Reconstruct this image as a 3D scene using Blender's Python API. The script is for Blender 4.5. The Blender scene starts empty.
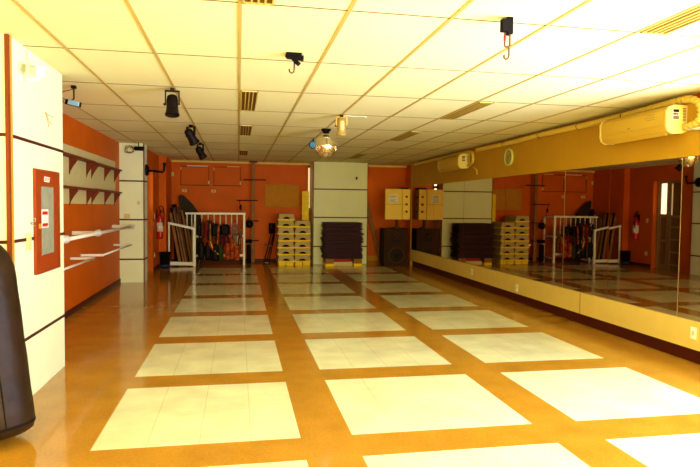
import bpy, bmesh, math, random
from mathutils import Vector, Matrix
random.seed(7)
C = bpy.context.scene.collection
PI = math.pi
def lin(r, g, b):
    def c(v):
        v /= 255.0
        return v / 12.92 if v <= 0.04045 else ((v + 0.055) / 1.055) ** 2.4
    return (c(r), c(g), c(b), 1.0)
# ------------------------------------------------------------ materials
def mat(name, col, rough=0.6, metal=0.0, noise=0.0, nscale=8.0, bump=0.0, bscale=60.0, emit=None, estr=0.0, coat=0.0, spec=None, alpha=None, trans=None):
    m = bpy.data.materials.new(name); m.use_nodes = True
    nt = m.node_tree; b = nt.nodes['Principled BSDF']
    b.inputs['Base Color'].default_value = col
    b.inputs['Roughness'].default_value = rough
    b.inputs['Metallic'].default_value = metal
    b.inputs['Specular IOR Level'].default_value = spec if spec is not None else (0.15 if rough > .4 else 0.35)
    if coat: b.inputs['Coat Weight'].default_value = coat; b.inputs['Coat Roughness'].default_value = 0.08
    if trans: b.inputs['Transmission Weight'].default_value = trans
    if emit:
        b.inputs['Emission Color'].default_value = emit; b.inputs['Emission Strength'].default_value = estr
    tc = nt.nodes.new('ShaderNodeTexCoord')
    if noise:
        n = nt.nodes.new('ShaderNodeTexNoise'); n.inputs['Scale'].default_value = nscale; n.inputs['Detail'].default_value = 6
        nt.links.new(tc.outputs['Object'], n.inputs['Vector'])
        r = nt.nodes.new('ShaderNodeValToRGB')
        r.color_ramp.elements[0].position = 0.3; r.color_ramp.elements[1].position = 0.7
        r.color_ramp.elements[0].color = tuple(c * (1 - noise) for c in col[:3]) + (1,)
        r.color_ramp.elements[1].color = tuple(min(1, c * (1 + noise * 0.5)) for c in col[:3]) + (1,)
        nt.links.new(n.outputs['Fac'], r.inputs['Fac']); nt.links.new(r.outputs['Color'], b.inputs['Base Color'])
    if bump:
        n2 = nt.nodes.new('ShaderNodeTexNoise'); n2.inputs['Scale'].default_value = bscale
        nt.links.new(tc.outputs['Object'], n2.inputs['Vector'])
        bp = nt.nodes.new('ShaderNodeBump'); bp.inputs['Strength'].default_value = bump; bp.inputs['Distance'].default_value = 0.01
        nt.links.new(n2.outputs['Fac'], bp.inputs['Height']); nt.links.new(bp.outputs['Normal'], b.inputs['Normal'])
    return m
M = {}
M['white'] = mat('white_laminate', lin(228, 234, 192), 0.45, noise=0.04, nscale=3)
M['orange'] = mat('orange_wall_paint', lin(208, 92, 0), 0.55, noise=0.10, nscale=2, bump=0.15, bscale=120)
M['cream'] = mat('cream_wall', lin(188, 140, 28), 0.6, noise=0.05, nscale=3, bump=0.1, bscale=150)
M['strip'] = mat('cream_strip', lin(220, 192, 100), 0.5, noise=0.04)
M['dark_trim'] = mat('dark_wood_trim', lin(74, 24, 12), 0.5)
M['gold'] = mat('gold_trim', lin(190, 140, 40), 0.4)
M['brown'] = mat('brown_trim', lin(120, 52, 16), 0.5)
M['black'] = mat('black_plastic', lin(18, 7, 5), 0.5)
M['blackmatte'] = mat('black_matte', lin(12, 6, 5), 0.8)
M['leather'] = mat('dark_brown_leather', lin(40, 24, 10), 0.42, noise=0.3, nscale=6, bump=0.9, bscale=9)
M['redwood'] = mat('red_painted_wood', lin(146, 56, 13), 0.45, noise=0.1)
M['shelfwood'] = mat('brown_shelf_wood', lin(112, 48, 20), 0.5, noise=0.15)
M['bracketwood'] = mat('reddish_bracket', lin(104, 38, 12), 0.6)
M['board'] = mat('beige_board', lin(214, 196, 130), 0.6, noise=0.05)
M['paint_white'] = mat('white_painted_metal', lin(238, 236, 222), 0.35)
M['grey_step'] = mat('grey_rubber', lin(186, 164, 112), 0.7, noise=0.1, nscale=20)
M['yellow'] = mat('yellow_plastic', lin(244, 212, 16), 0.45)
M['purple'] = mat('dark_purple_vinyl', lin(50, 13, 30), 0.5, noise=0.2, nscale=10)
M['tan'] = mat('tan_cork', lin(190, 128, 28), 0.7, noise=0.1)
M['steel'] = mat('steel', lin(170, 160, 140), 0.3, metal=0.9)
M['hookmetal'] = mat('dull_hook_metal', lin(96, 72, 36), 0.4, metal=0.3)
M['wood'] = mat('plywood', lin(150, 100, 48), 0.55, noise=0.25, nscale=5)
M['wood_dark'] = mat('dark_plywood', lin(88, 48, 26), 0.55, noise=0.25, nscale=5)
M['red'] = mat('red_enamel', lin(190, 24, 14), 0.3)
M['redcloth'] = mat('red_leather', lin(160, 30, 16), 0.5)
M['orangecloth'] = mat('orange_leather', lin(208, 92, 24), 0.5)
M['pink'] = mat('pink_grey_cloth', lin(176, 128, 120), 0.8)
M['green'] = mat('green_cloth', lin(60, 84, 30), 0.8)
M['paper'] = mat('paper', lin(225, 218, 200), 0.8)
M['ink'] = mat('printed_grey', lin(120, 105, 90), 0.8)
M['blue'] = mat('blue_lens', lin(60, 150, 205), 0.25)
M['blueglow'] = mat('pale_blue_lens', lin(150, 200, 245), 0.3)
M['goldmetal'] = mat('gold_lamp_can', lin(200, 170, 100), 0.35, metal=0.6)
M['glass_grey'] = mat('cabinet_glass', lin(150, 150, 125), 0.15, noise=0.15, nscale=9)
M['ac'] = mat('air_conditioner_plastic', lin(200, 160, 50), 0.45)
M['ac_end'] = mat('air_conditioner_end', lin(226, 206, 120), 0.4)
M['duct'] = mat('insulation_wrap', lin(206, 174, 70), 0.6)
M['clockface'] = mat('clock_face', lin(170, 150, 90), 0.5)
M['clockrim'] = mat('clock_rim', lin(190, 196, 100), 0.35)
M['lightpane'] = mat('lit_pane', (1, 1, 1, 1), 0.4, emit=(1, 0.95, 0.8, 1), estr=3.0)
M['slitpane'] = mat('lit_slit', (1, .9, .6, 1), 0.4, emit=(1, 0.75, 0.4, 1), estr=0.7)
M['facet'] = mat('mirror_facets', (.95, .88, .66, 1), 0.09, metal=1.0)
M['louvre'] = mat('ochre_louvre', lin(206, 180, 90), 0.5)
M['louvre_dark'] = mat('louvre_slot', lin(104, 74, 18), 0.6)
M['tbar'] = mat('ceiling_bar', lin(190, 164, 92), 0.5)
M['joint'] = mat('ceiling_joint', lin(116, 84, 34), 0.8)
M['doortan'] = mat('door_aluminium', lin(160, 125, 70), 0.4, metal=0.2)
M['doorglass'] = mat('dull_door_glass', lin(125, 92, 45), 0.2)
M['grille'] = mat('speaker_grille', lin(48, 26, 14), 0.7)
M['cone'] = mat('speaker_cone', lin(30, 16, 12), 0.6)
M['cab'] = mat('cream_metal_cabinet', lin(232, 198, 88), 0.45)
M['grey_board'] = mat('dark_grey_board', lin(44, 36, 24), 0.6)
mir = mat('tinted_mirror', (0.60, 0.47, 0.30, 1), 0.015, metal=1.0); M['mirror'] = mir
M['mirror_edge'] = mat('mirror_edge', lin(190, 170, 120), 0.3, metal=.6)

M['navy'] = mat('navy_plastic', lin(36, 60, 96), 0.5)
# ceiling panel with slight mottling per panel
cm = mat('ceiling_panel', lin(238, 231, 174), 0.75, noise=0.03, nscale=1.2, bump=0.1, bscale=200); M['ceil'] = cm

# floor
def floor_mat(name, base, joints):
    m = mat(name, base, 0.16, noise=0.16, nscale=3.5, bump=0.02, bscale=5)
    nt = m.node_tree; b = nt.nodes['Principled BSDF']
    b.inputs['IOR'].default_value = 1.5; b.inputs['Specular IOR Level'].default_value = 0.5; b.inputs['Roughness'].default_value = 0.12
    src = b.inputs['Base Color'].links[0].from_socket
    tc = nt.nodes.new('ShaderNodeTexCoord')
    # fine speckle
    n = nt.nodes.new('ShaderNodeTexNoise'); n.inputs['Scale'].default_value = 55; n.inputs['Detail'].default_value = 3
    nt.links.new(tc.outputs['Object'], n.inputs['Vector'])
    mx = nt.nodes.new('ShaderNodeMixRGB'); mx.blend_type = 'OVERLAY'; mx.inputs['Fac'].default_value = 0.25 if not joints else 0.08
    nt.links.new(src, mx.inputs['Color1']); nt.links.new(n.outputs['Fac'], mx.inputs['Color2'])
    out = mx.outputs['Color']
    sep = nt.nodes.new('ShaderNodeSeparateXYZ'); nt.links.new(tc.outputs['Object'], sep.inputs[0])
    def mth(op, a, bb):
        q = nt.nodes.new('ShaderNodeMath'); q.operation = op
        for i, v in enumerate((a, bb)):
            if isinstance(v, (int, float)): q.inputs[i].default_value = v
            else: nt.links.new(v, q.inputs[i])
        return q.outputs[0]
    if joints:
        x = mth('ADD', sep.outputs['X'], 0.825 + 15.156)
        x = mth('MODULO', x, 1.5156); x = mth('MODULO', x, 0.3)
        fx = mth('LESS_THAN', x, 0.005)
        y = mth('ADD', sep.outputs['Y'], -3.5086 + 14.764)
        y = mth('MODULO', y, 1.4764); y = mth('MODULO', y, 0.2904)
        fy = mth('LESS_THAN', y, 0.004)
        f = mth('MULTIPLY', mth('MAXIMUM', fx, mth('MULTIPLY', fy, 0.4)), 0.35)
        mj = nt.nodes.new('ShaderNodeMixRGB'); mj.inputs['Color2'].default_value = lin(150, 110, 50)
        nt.links.new(f, mj.inputs['Fac']); nt.links.new(out, mj.inputs['Color1']); out = mj.outputs['Color']
    nt.links.new(out, b.inputs['Base Color'])
    return m
M['floor_orange'] = floor_mat('orange_vinyl_floor', lin(182, 128, 36), False)
M['floor_cream'] = floor_mat('cream_vinyl_floor', lin(230, 227, 180), True)

# ------------------------------------------------------------ mesh helpers
class MB:
    def __init__(s): s.bm = bmesh.new()
    def face(s, pts, mi=0):
        f = s.bm.faces.new([s.bm.verts.new(p) for p in pts]); f.material_index = mi; return f
    def hexa(s, p, mi=0):   # 8 points: bottom 4 ccw, top 4
        v = [s.bm.verts.new(q) for q in p]
        for idx in ((3, 2, 1, 0), (4, 5, 6, 7), (0, 1, 5, 4), (1, 2, 6, 5), (2, 3, 7, 6), (3, 0, 4, 7)):
            s.bm.faces.new([v[i] for i in idx]).material_index = mi
        return s
    def box(s, x0, x1, y0, y1, z0, z1, mi=0):
        return s.hexa([(x0, y0, z0), (x1, y0, z0), (x1, y1, z0), (x0, y1, z0), (x0, y0, z1), (x1, y0, z1), (x1, y1, z1), (x0, y1, z1)], mi)
    def bar(s, p, q, w, h, up=(0, 0, 1), mi=0):
        p = Vector(p); q = Vector(q); d = (q - p).normalized(); up = Vector(up)
        if abs(d.dot(up)) > 0.98: up = Vector((0, 1, 0))
        a = d.cross(up).normalized() * w / 2; b = a.cross(d).normalized() * h / 2
        return s.hexa([p - a - b, p + a - b, q + a - b, q - a - b, p - a + b, p + a + b, q + a + b, q - a + b], mi)
    def tube(s, pts, r, n=12, cap=True, smooth=True, mi=0):
        pts = [Vector(p) for p in pts]; N = len(pts)
        rs = r if isinstance(r, (list, tuple)) else [r] * N
        rings = []; prev = None
        for i, p in enumerate(pts):
            d = (pts[min(i + 1, N - 1)] - pts[max(i - 1, 0)]).normalized()
            if prev is None:
                a = d.cross(Vector((0, 0, 1)))
                if a.length < 1e-3: a = d.cross(Vector((0, 1, 0)))
            else: a = prev - d * prev.dot(d)
            a.normalize(); prev = a; b = d.cross(a)
            rings.append([s.bm.verts.new(p + (a * math.cos(t) + b * math.sin(t)) * rs[i]) for t in (2 * PI * k / n for k in range(n))])
        for i in range(N - 1):
            for k in range(n):
                f = s.bm.faces.new([rings[i][k], rings[i][(k + 1) % n], rings[i + 1][(k + 1) % n], rings[i + 1][k]]); f.smooth = smooth; f.material_index = mi
        if cap:
            s.bm.faces.new(rings[0][::-1]).material_index = mi; s.bm.faces.new(rings[-1]).material_index = mi
        return s
    def lathe(s, prof, c=(0, 0, 0), n=24, axis='z', smooth=True, mi=0):
        rings = []
        for r, h in prof:
            ring = []
            for k in range(n):
                t = 2 * PI * k / n; a, b = r * math.cos(t), r * math.sin(t)
                q = {'z': (a, b, h), 'y': (a, h, b), 'x': (h, a, b)}[axis]
                ring.append(s.bm.verts.new((q[0] + c[0], q[1] + c[1], q[2] + c[2])))
            rings.append(ring)
        for i in range(len(rings) - 1):
            for k in range(n):
                f = s.bm.faces.new([rings[i][k], rings[i][(k + 1) % n], rings[i + 1][(k + 1) % n], rings[i + 1][k]]); f.smooth = smooth; f.material_index = mi
        if prof[0][0] > 1e-4: s.bm.faces.new(rings[0][::-1]).material_index = mi
        if prof[-1][0] > 1e-4: s.bm.faces.new(rings[-1]).material_index = mi
        return s
    def prism(s, poly, axis, a, b, mi=0):   # poly of 2D points; axis extruded from a to b
        def P(u, v, w): return {'x': (w, u, v), 'y': (u, w, v), 'z': (u, v, w)}[axis]
        A = [s.bm.verts.new(P(u, v, a)) for u, v in poly]; B = [s.bm.verts.new(P(u, v, b)) for u, v in poly]; n = len(poly)
        s.bm.faces.new(A).material_index = mi; s.bm.faces.new(B[::-1]).material_index = mi
        for i in range(n): s.bm.faces.new([A[i], B[i], B[(i + 1) % n], A[(i + 1) % n]]).material_index = mi
        return s
    def build(s, name, m, parent=None, bevel=0.0, local=False, seg=2):
        s.bm.normal_update()
        bmesh.ops.remove_doubles(s.bm, verts=s.bm.verts, dist=1e-6)
        bmesh.ops.recalc_face_normals(s.bm, faces=s.bm.faces)
        me = bpy.data.meshes.new(name); s.bm.to_mesh(me); s.bm.free()
        o = bpy.data.objects.new(name, me); C.objects.link(o)
        for q in (m if isinstance(m, (list, tuple)) else [m]): me.materials.append(q)
        if parent is not None:
            if not local:
                off = Vector((0, 0, 0)); p = parent
                while p is not None: off += p.location; p = p.parent
                me.transform(Matrix.Translation(-off))
            o.parent = parent
        if bevel:
            bv = o.modifiers.new('bevel', 'BEVEL'); bv.width = bevel; bv.segments = seg; bv.limit_method = 'ANGLE'
        return o
def tag(o, label, cat, group=None):
    o['label'] = label; o['category'] = cat
    if group: o['group'] = group
    return o
def thing(name, label, cat, loc=(0, 0, 0), rot=(0, 0, 0), group=None):
    o = bpy.data.objects.new(name, None); C.objects.link(o)
    o.location = loc; o.rotation_euler = rot; o.empty_display_size = 0.05
    return tag(o, label, cat, group)
def struct(o): o['kind'] = 'structure'; return o
def dup(r, loc, rot=None, label=None, scale=None):
    c = r.copy(); C.objects.link(c); c.location = loc
    if rot is not None: c.rotation_euler = rot
    if scale is not None: c.scale = scale
    if label: c['label'] = label
    for ch in list(r.children):
        d = ch.copy(); C.objects.link(d); d.parent = c
        for g in list(ch.children):
            e = g.copy(); C.objects.link(e); e.parent = d
    return c
def B(*a): return MB().box(*a)

# ------------------------------------------------------------ dimensions
CH = 2.492          # ceiling height
XR = 4.10           # mirror plane
YB = 14.95          # back wall
XL = -2.08          # left wall with shelves
YN = -3.0           # wall behind the camera
# ------------------------------------------------------------ floor
X0, PX, W = -0.825, 1.5156, 1.2
Y0, PY, LY = 3.5086, 1.4764, 1.1617
xs = [-3.2]; xm = []
for i in range(3): xs += [X0 + i * PX, X0 + i * PX + W]
xs.append(4.35)
ys = [-3.2]
for r in range(-3, 7): ys += [Y0 + r * PY, Y0 + r * PY + LY]
ys.append(15.1)
fb = MB()
V = [[fb.bm.verts.new((x, y, 0)) for y in ys] for x in xs]
for i in range(len(xs) - 1):
    for j in range(len(ys) - 1):
        f = fb.bm.faces.new([V[i][j], V[i + 1][j], V[i + 1][j + 1], V[i][j + 1]])
        f.material_index = 1 if (i % 2 == 1 and j % 2 == 1) else 0
fb.box(-3.2, 4.35, -3.2, 15.1, -0.12, -0.02, 0)
struct(fb.build('floor', [M['floor_orange'], M['floor_cream']]))
# ------------------------------------------------------------ ceiling
CX, CW, CY, CL = 0.005, 0.597, 3.28, 1.2171
cb = MB(); cb.box(-3.2, 4.35, -3.2, 15.1, CH, CH + 0.1, 0)
for i in range(-5, 7):
    x = CX + i * CW; cb.box(x - 0.011, x + 0.011, -3.1, YB, CH - 0.005, CH + 0.01, 1)
for j in range(-5, 10):
    y = CY + j * CL; cb.box(-3.1, XR, y - 0.006, y + 0.006, CH - 0.002, CH + 0.01, 2)
struct(cb.build('ceiling', [M['ceil'], M['tbar'], M['joint']]))
# ------------------------------------------------------------ walls
struct(B(-1.9, 4.5, YB, YB + 0.15, 0, CH + .05).build('wall_back', M['orange']))
struct(B(XL - 0.15, XL, 4.9, 11.3, 0, CH).build('wall_left', M['orange']))
wl = MB()       # left wall behind the second pillar, with the door opening
wl.box(-1.95, -1.76, 11.4, 11.92, 0, CH); wl.box(-1.95, -1.76, 12.94, YB, 0, CH); wl.box(-1.95, -1.76, 11.92, 12.94, 2.12, CH)
struct(wl.build('wall_left_recess', M['orange']))
struct(B(-3.15, -3.0, YN, 4.4, 0, CH).build('wall_left_near', M['white']))
# pillars
struct(B(-3.0, -1.47, 4.2, 5.42, 0, CH - .001).build('wall_pillar_near', M['white']))
struct(B(-2.10, -1.66, 11.1, 11.45, 0, CH - .001).build('wall_pillar_middle', M['white']))
struct(B(1.79, 3.14, 14.3, YB + .01, 0, CH - .001).build('wall_pillar_back', M['white']))
n = [0]
def trim(mb, m):
    n[0] += 1; return struct(mb.build('trim_%d' % n[0], m))
for z in (1.843, 1.145, 0.441):
    w = 0.011
    trim(MB().box(-1.472, -1.465, 4.2, 5.425, z - w, z + w).box(-3, -1.465, 4.194, 4.2, z - w, z + w), M['dark_trim'])
trim(B(-1.482, -1.462, 4.190, 4.225, 0, CH - .005), M['brown'])
trim(B(-1.468, -1.461, 4.225, 4.262, 0, CH - .005), M['gold'])
for z in (1.82, 1.13, 0.42):
    trim(MB().box(-2.08, -1.652, 11.094, 11.1, z - .013, z + .013).box(-1.66, -1.652, 11.1, 11.45, z - .013, z + .013), M['dark_trim'])
    trim(B(1.785, 3.145, 14.294, 14.3, z - .013 + .01, z + .013 + .01), M['dark_trim'])
trim(B(-1.672, -1.655, 11.092, 11.11, 0, CH), M['brown'])
trim(B(1.782, 1.80, 14.29, 14.32, 0, CH - .003), M['brown']); trim(B(3.13, 3.148, 14.29, 14.32, 0, CH - .003), M['brown'])
trim(B(-1.76, 1.78, YB - .06, YB, CH - .05, CH - .002), M['strip']); trim(B(3.15, 4.3, YB - .06, YB, CH - .05, CH - .002), M['strip'])
def base(side, *a):
    return struct(B(*a).build('baseboard_' + side, M['dark_trim']))
base('left', XL, XL + .015, 5.43, 11.1, 0, .075)
base('left_recess', -1.76, -1.745, 12.96, 13.86, 0, .075)
base('back', -1.60, 1.78, YB - .015, YB, 0, .075)
struct(B(3.14, 4.3, YB - .02, YB, 0.02, .14).build('baseboard_alcove', M['cream']))
struct(B(-1.765, -1.60, 13.86, YB + .01, 0, CH - .002).build('wall_corner_left', M['orange']))
# right (mirror) wall
YM = 13.75
struct(MB().box(4.2, 4.35, 4.12, YM + .02, 0, CH).box(4.3, 4.45, YM, YB + .1, 0, CH).build('wall_right', M['orange']))
struct(B(XR - 0.002, 4.2, 4.26, YM, 1.905, 2.425).build('wall_right_header', M['cream']))
struct(B(XR - 0.02, 4.2, 4.26, YM, 0.14, 0.395).build('wall_right_strip', M['strip']))
trim(B(XR - 0.005, 4.3, YM, YM + .05, 0, CH - .004), M['cream'])
trim(B(4.15, 4.2, 4.26, YM, 0, .14), M['dark_trim'])
trim(B(XR - .0215, XR - .0195, 6.48, 6.488, .14, .395), M['brown'])
# right wall nearer the camera with its window, and the window wall behind the camera
wr = MB(); wr.box(4.1, 4.3, YN, 4.26, 0, .35); wr.box(4.1, 4.3, YN, 4.26, 2.38, CH)
wr.box(4.1, 4.3, 4.12, 4.26, .35, 2.38); wr.box(4.1, 4.3, YN, -2.7, .35, 2.38)
struct(wr.build('wall_right_near', M['cream']))
wf = MB()
for y in (-2.67, -.95, .75, 2.4, 4.09): wf.box(4.18, 4.22, y - .03, y + .03, .35, 2.38)
wf.box(4.18, 4.22, -2.7, 4.12, .35, .40); wf.box(4.18, 4.22, -2.7, 4.12, 2.33, 2.38)
struct(wf.build('window_1', M['paint_white']))
wn = MB(); wn.box(-3.15, 4.3, YN - .15, YN, 0, .4); wn.box(-3.15, 4.3, YN - .15, YN, 2.35, CH); wn.box(-3.15, -2.6, YN - .15, YN, .4, 2.35); wn.box(3.8, 4.3, YN - .15, YN, .4, 2.35)
struct(wn.build('wall_near', M['cream']))
wf = MB()
for x in (-2.6, -1.0, .6, 2.2, 3.8): wf.box(x - .03, x + .03, YN - .1, YN - .04, .4, 2.35)
struct(wf.build('window_2', M['paint_white']))
# narrow lit window beside the back pillar
w3 = struct(MB().box(1.715, 1.785, YB - .02, YB, 1.3, 2.42).build('window_3', M['brown']))
MB().box(1.73, 1.775, YB - .024, YB - .018, 1.36, 2.38).build('pane', M['slitpane'], w3)

# door in the recess of the left wall
struct(MB().box(-2.1, -2.0, 11.5, 13.2, 0, 2.3).box(-2.0, -1.95, 11.7, 11.8, 0, 2.3).box(-2.0, -1.95, 13.1, 13.2, 0, 2.3).box(-2.1, -1.95, 11.7, 13.2, 2.2, 2.3).build('wall_door_recess', M['doortan']))
door = struct(MB().box(-1.930, -1.860, 12.880, 12.940, 0, 2.12).box(-1.930, -1.860, 11.920, 11.970, 0, 2.12).box(-1.930, -1.860, 11.970, 12.880, 2.06, 2.12).build('door_1', M['doortan']))
MB().box(-1.920, -1.880, 12.820, 12.880, .001, 2.06).box(-1.920, -1.880, 12.560, 12.620, .001, 2.06).box(-1.920, -1.880, 12.620, 12.820, .001, .1).box(-1.920, -1.880, 12.620, 12.820, 1.24, 1.32).box(-1.920, -1.880, 12.620, 12.820, .65, .7).build('side_leaf', M['doortan'], door)
B(-1.910, -1.895, 12.620, 12.820, 1.32, 2.06).build('lit_pane', M['lightpane'], door)
B(-1.910, -1.895, 12.620, 12.820, .1, 1.24).build('lower_pane', M['doorglass'], door)
lf = MB().box(-1.920, -1.880, 12.470, 12.550, .001, 2.06).box(-1.920, -1.880, 11.970, 12.040, .001, 2.06).box(-1.920, -1.880, 12.040, 12.470, 1.24, 1.3)
for z in (.1, .4, .7, 1.0): lf.box(-1.915, -1.885, 12.040, 12.470, z, z + .03)
lf.bar((-1.900, 12.470, .15), (-1.900, 12.040, .5), .001, .03); lf.bar((-1.900, 12.470, .35), (-1.900, 12.040, .7), .001, .03)
lf.build('door_leaf', M['doortan'], door)
B(-1.910, -1.895, 12.435, 12.470, 1.3, 2.04).build('bright_pane', M['slitpane'], door)
B(-1.910, -1.895, 12.040, 12.435, 1.3, 2.06).build('upper_pane', M['doorglass'], door)
B(-1.910, -1.895, 12.040, 12.470, .001, 1.24).build('bottom_pane', M['doorglass'], door)
B(-1.885, -1.850, 12.060, 12.150, 1.45, 1.72).build('lock_box', M['black'], door)

# ------------------------------------------------------------ mirrors
seams = [4.30, 4.90, 6.0, 6.93, 8.65, 10.38, 12.1, 13.73]
names = ['nearest mirror panel, at the right edge of the photo below the big air conditioner', 'mirror panel showing the reflected door, second from the camera',
 'narrow mirror panel showing the leaning frame reflection', 'mirror panel showing the reflected white railing rack', 'mirror panel below the round wall clock',
 'mirror panel reflecting the step stacks, left of the clock', 'farthest mirror panel, beside the black speaker']
for i in range(7):
    a, b = seams[i] + .002, seams[i + 1] - .002
    t = thing('wall_mirror', names[i], 'mirror', (XR + .012, (a + b) / 2, .395), group='wall mirror panels')
    tilt = [0, -.0030, .0045, 0, 0, 0, 0][i]
    t.rotation_euler = (0, 0, tilt)
    h = (b - a) / 2
    MB().box(-.004, .004, -h, h, 0.002, 1.508).build('glass', M['mirror'], t, local=True)
    if i in (0, 1, 3): MB().box(-.006, -.003, -h, -h + .006, 0.002, 1.508).build('edge_strip', M['mirror_edge'], t, local=True)
    else: MB().box(-.0055, -.004, -h, -h + .003, 0.002, 1.508).build('edge_strip', M['brown'], t, local=True)

# ------------------------------------------------------------ ceiling louvres
def louvre(x, y, label, L=CL - .03, w=.165):
    t = thing('ceiling_light', label, 'light fixture', (x, y, CH), group='recessed ceiling fixtures')
    f = MB(); f.box(0, w, 0, .012, -.012, 0).box(0, w, L - .012, L, -.012, 0).box(0, .01, 0, L, -.012, 0).box(w - .01, w, 0, L, -.012, 0)
    f.build('frame', M['louvre'], t, local=True)
    MB().box(.01, w - .01, .012, L - .012, -.003, 0).build('reflector', M['louvre_dark'], t, local=True)
    s = MB()
    for k in range(3): s.box(.01 + (w - .02) * (k + 1) / 4 - .005, .01 + (w - .02) * (k + 1) / 4 + .005, .012, L - .012, -.012, -.003)
    s.build('slats', M['louvre'], t, local=True)
    return t
for j, s in ((-1, 'nearest to the camera'), (2, 'second from the camera'), (4, 'third from the camera'), (7, 'farthest, over the railing rack')):
    louvre(CX + .014, CY + j * CL + .015, 'narrow slatted ceiling fixture left of centre, ' + s)
for j, s in ((-1, 'nearest, in the bright top right corner'), (2, 'second from the camera'), (4, 'third from the camera'), (7, 'farthest, towards the alcove')):
    louvre(CX + 4 * CW + .014, CY + j * CL + .015, 'slatted ceiling fixture on the mirror side, ' + s)

# ------------------------------------------------------------ near pillar furniture
t = thing('hose_cabinet', 'reddish wooden fire hose cabinet with a tall glass door on the white pillar', 'cabinet', (-1.4700, 4.955, .88))
x0, x1 = -1.4700, -1.4495
MB().box(x0, x1, 4.660, 4.710, .875, 1.655).box(x0, x1, 5.200, 5.250, .875, 1.655).box(x0, x1, 4.710, 5.200, .875, .90).box(x0, x1, 4.710, 5.200, 1.635, 1.655).build('frame', M['redwood'], t, bevel=.003)
d = MB().box(-1.4638, -1.4514, 4.710, 4.785, .90, 1.635).box(-1.4638, -1.4514, 5.105, 5.200, .90, 1.635).box(-1.4638, -1.4514, 4.785, 5.105, .90, 1.01).box(-1.4638, -1.4514, 4.785, 5.105, 1.53, 1.635).build('door', M['redwood'], t, bevel=.002)
B(-1.4626, -1.4576, 4.785, 5.105, 1.01, 1.53).build('glass', M['glass_grey'], d)
sg = B(-1.4573, -1.4561, 4.805, 4.965, 1.215, 1.355).build('notice', M['paper'], t); sg['label'] = 'white notice with red print'
B(-1.4561, -1.4554, 4.820, 4.950, 1.315, 1.34).build('red_print', M['red'], sg); B(-1.4561, -1.4554, 4.820, 4.950, 1.225, 1.25).build('red_print', M['red'], sg)
pl = B(-1.4514, -1.4502, 4.855, 4.985, 1.565, 1.605).build('name_plate', M['paper'], t)
lt = MB()
for k in range(7):
    y = 4.867 + k * .0165; lt.box(-1.4503, -1.4495, y, y + .004, 1.571, 1.599); lt.box(-1.4503, -1.4495, y, y + .011, 1.571 + (k % 3) * .011, 1.577 + (k % 3) * .011)
lt.build('lettering', M['red'], pl)
MB().box(-1.4514, -1.4421, 4.725, 4.755, 1.215, 1.25).build('latch', M['gold'], t)
tag(B(-1.469, -1.455, 4.50, 4.58, 1.065, 1.185).build('switch_box', M['board'], bevel=.003), 'pale rectangular wall switch box on the near pillar, left of the hose cabinet', 'switch')
tag(MB().tube([(-1.469, 4.60, 1.26), (-1.45, 4.60, 1.265), (-1.43, 4.585, 1.275), (-1.43, 4.57, 1.295)], .004, 8).tube([(-1.469, 4.60, 1.255), (-1.44, 4.62, 1.235)], .004, 8).build('wall_hook', M['steel']), 'small bent metal hook on the pillar beside the hose cabinet door', 'hook')
wv = MB()
for pts in ([(-1.468, 4.955, 2.105), (-1.462, 5.0, 2.09), (-1.466, 5.12, 2.095), (-1.46, 5.16, 2.10)], [(-1.468, 4.955, 2.105), (-1.46, 5.0, 2.06), (-1.46, 5.06, 2.03), (-1.466, 5.13, 2.035)], [(-1.468, 4.955, 2.105), (-1.46, 4.99, 2.04), (-1.462, 5.02, 2.0)]): wv.tube(pts, .0022, 6)
tag(wv.build('loose_wires', M['gold']), 'thin frayed loose wires sticking out of the near pillar', 'wires')
# security camera
t = thing('security_camera', 'white bullet security camera on the near white pillar', 'camera', (-1.468, 4.43, 2.25))
MB().lathe([(.03, 0), (.03, .012), (.012, .014)], (-1.469, 4.43, 2.255), 16, 'x').build('wall_plate', M['paint_white'], t)
MB().tube([(-1.455, 4.43, 2.255), (-1.40, 4.44, 2.25), (-1.36, 4.45, 2.26), (-1.335, 4.45, 2.29)], .012, 10).build('arm', M['paint_white'], t)
hd = MB().bar((-1.41, 4.50, 2.325), (-1.32, 4.37, 2.29), .06, .06).build('housing', M['paint_white'], t, bevel=.012)
MB().bar((-1.425, 4.515, 2.362), (-1.305, 4.35, 2.318), .072, .006).build('sunshade', M['paint_white'], t)
MB().tube([(-1.466, 4.55, 2.47), (-1.462, 4.56, 2.40), (-1.44, 4.56, 2.36), (-1.39, 4.51, 2.34)], .003, 6).build('cable', M['board'], t)

# blue spotlight hanging past the pillar
t = thing('stage_spotlight', 'small rectangular spotlight with pale blue lens past the near pillar top', 'spotlight', (-1.475, 5.9, CH))
MB().tube([(-1.50, 5.9, 2.47), (-1.50, 5.9, 2.37), (-1.52, 5.9, 2.36)], .007, 8).build('bracket', M['black'], t)
MB().box(-1.52, -1.48, 5.88, 5.92, 2.466, CH).build('mount', M['black'], t)
MB().bar((-1.565, 5.93, 2.345), (-1.45, 5.88, 2.318), .07, .05).build('housing', M['black'], t, bevel=.006)
MB().bar((-1.545, 5.885, 2.340), (-1.445, 5.845, 2.316), .012, .042).build('lens', M['blueglow'], t)
MB().tube([(-1.51, 5.91, 2.46), (-1.60, 5.93, 2.44), (-1.64, 5.95, 2.39), (-1.60, 5.95, 2.345)], .004, 6).build('cable', M['brown'], t)

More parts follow.
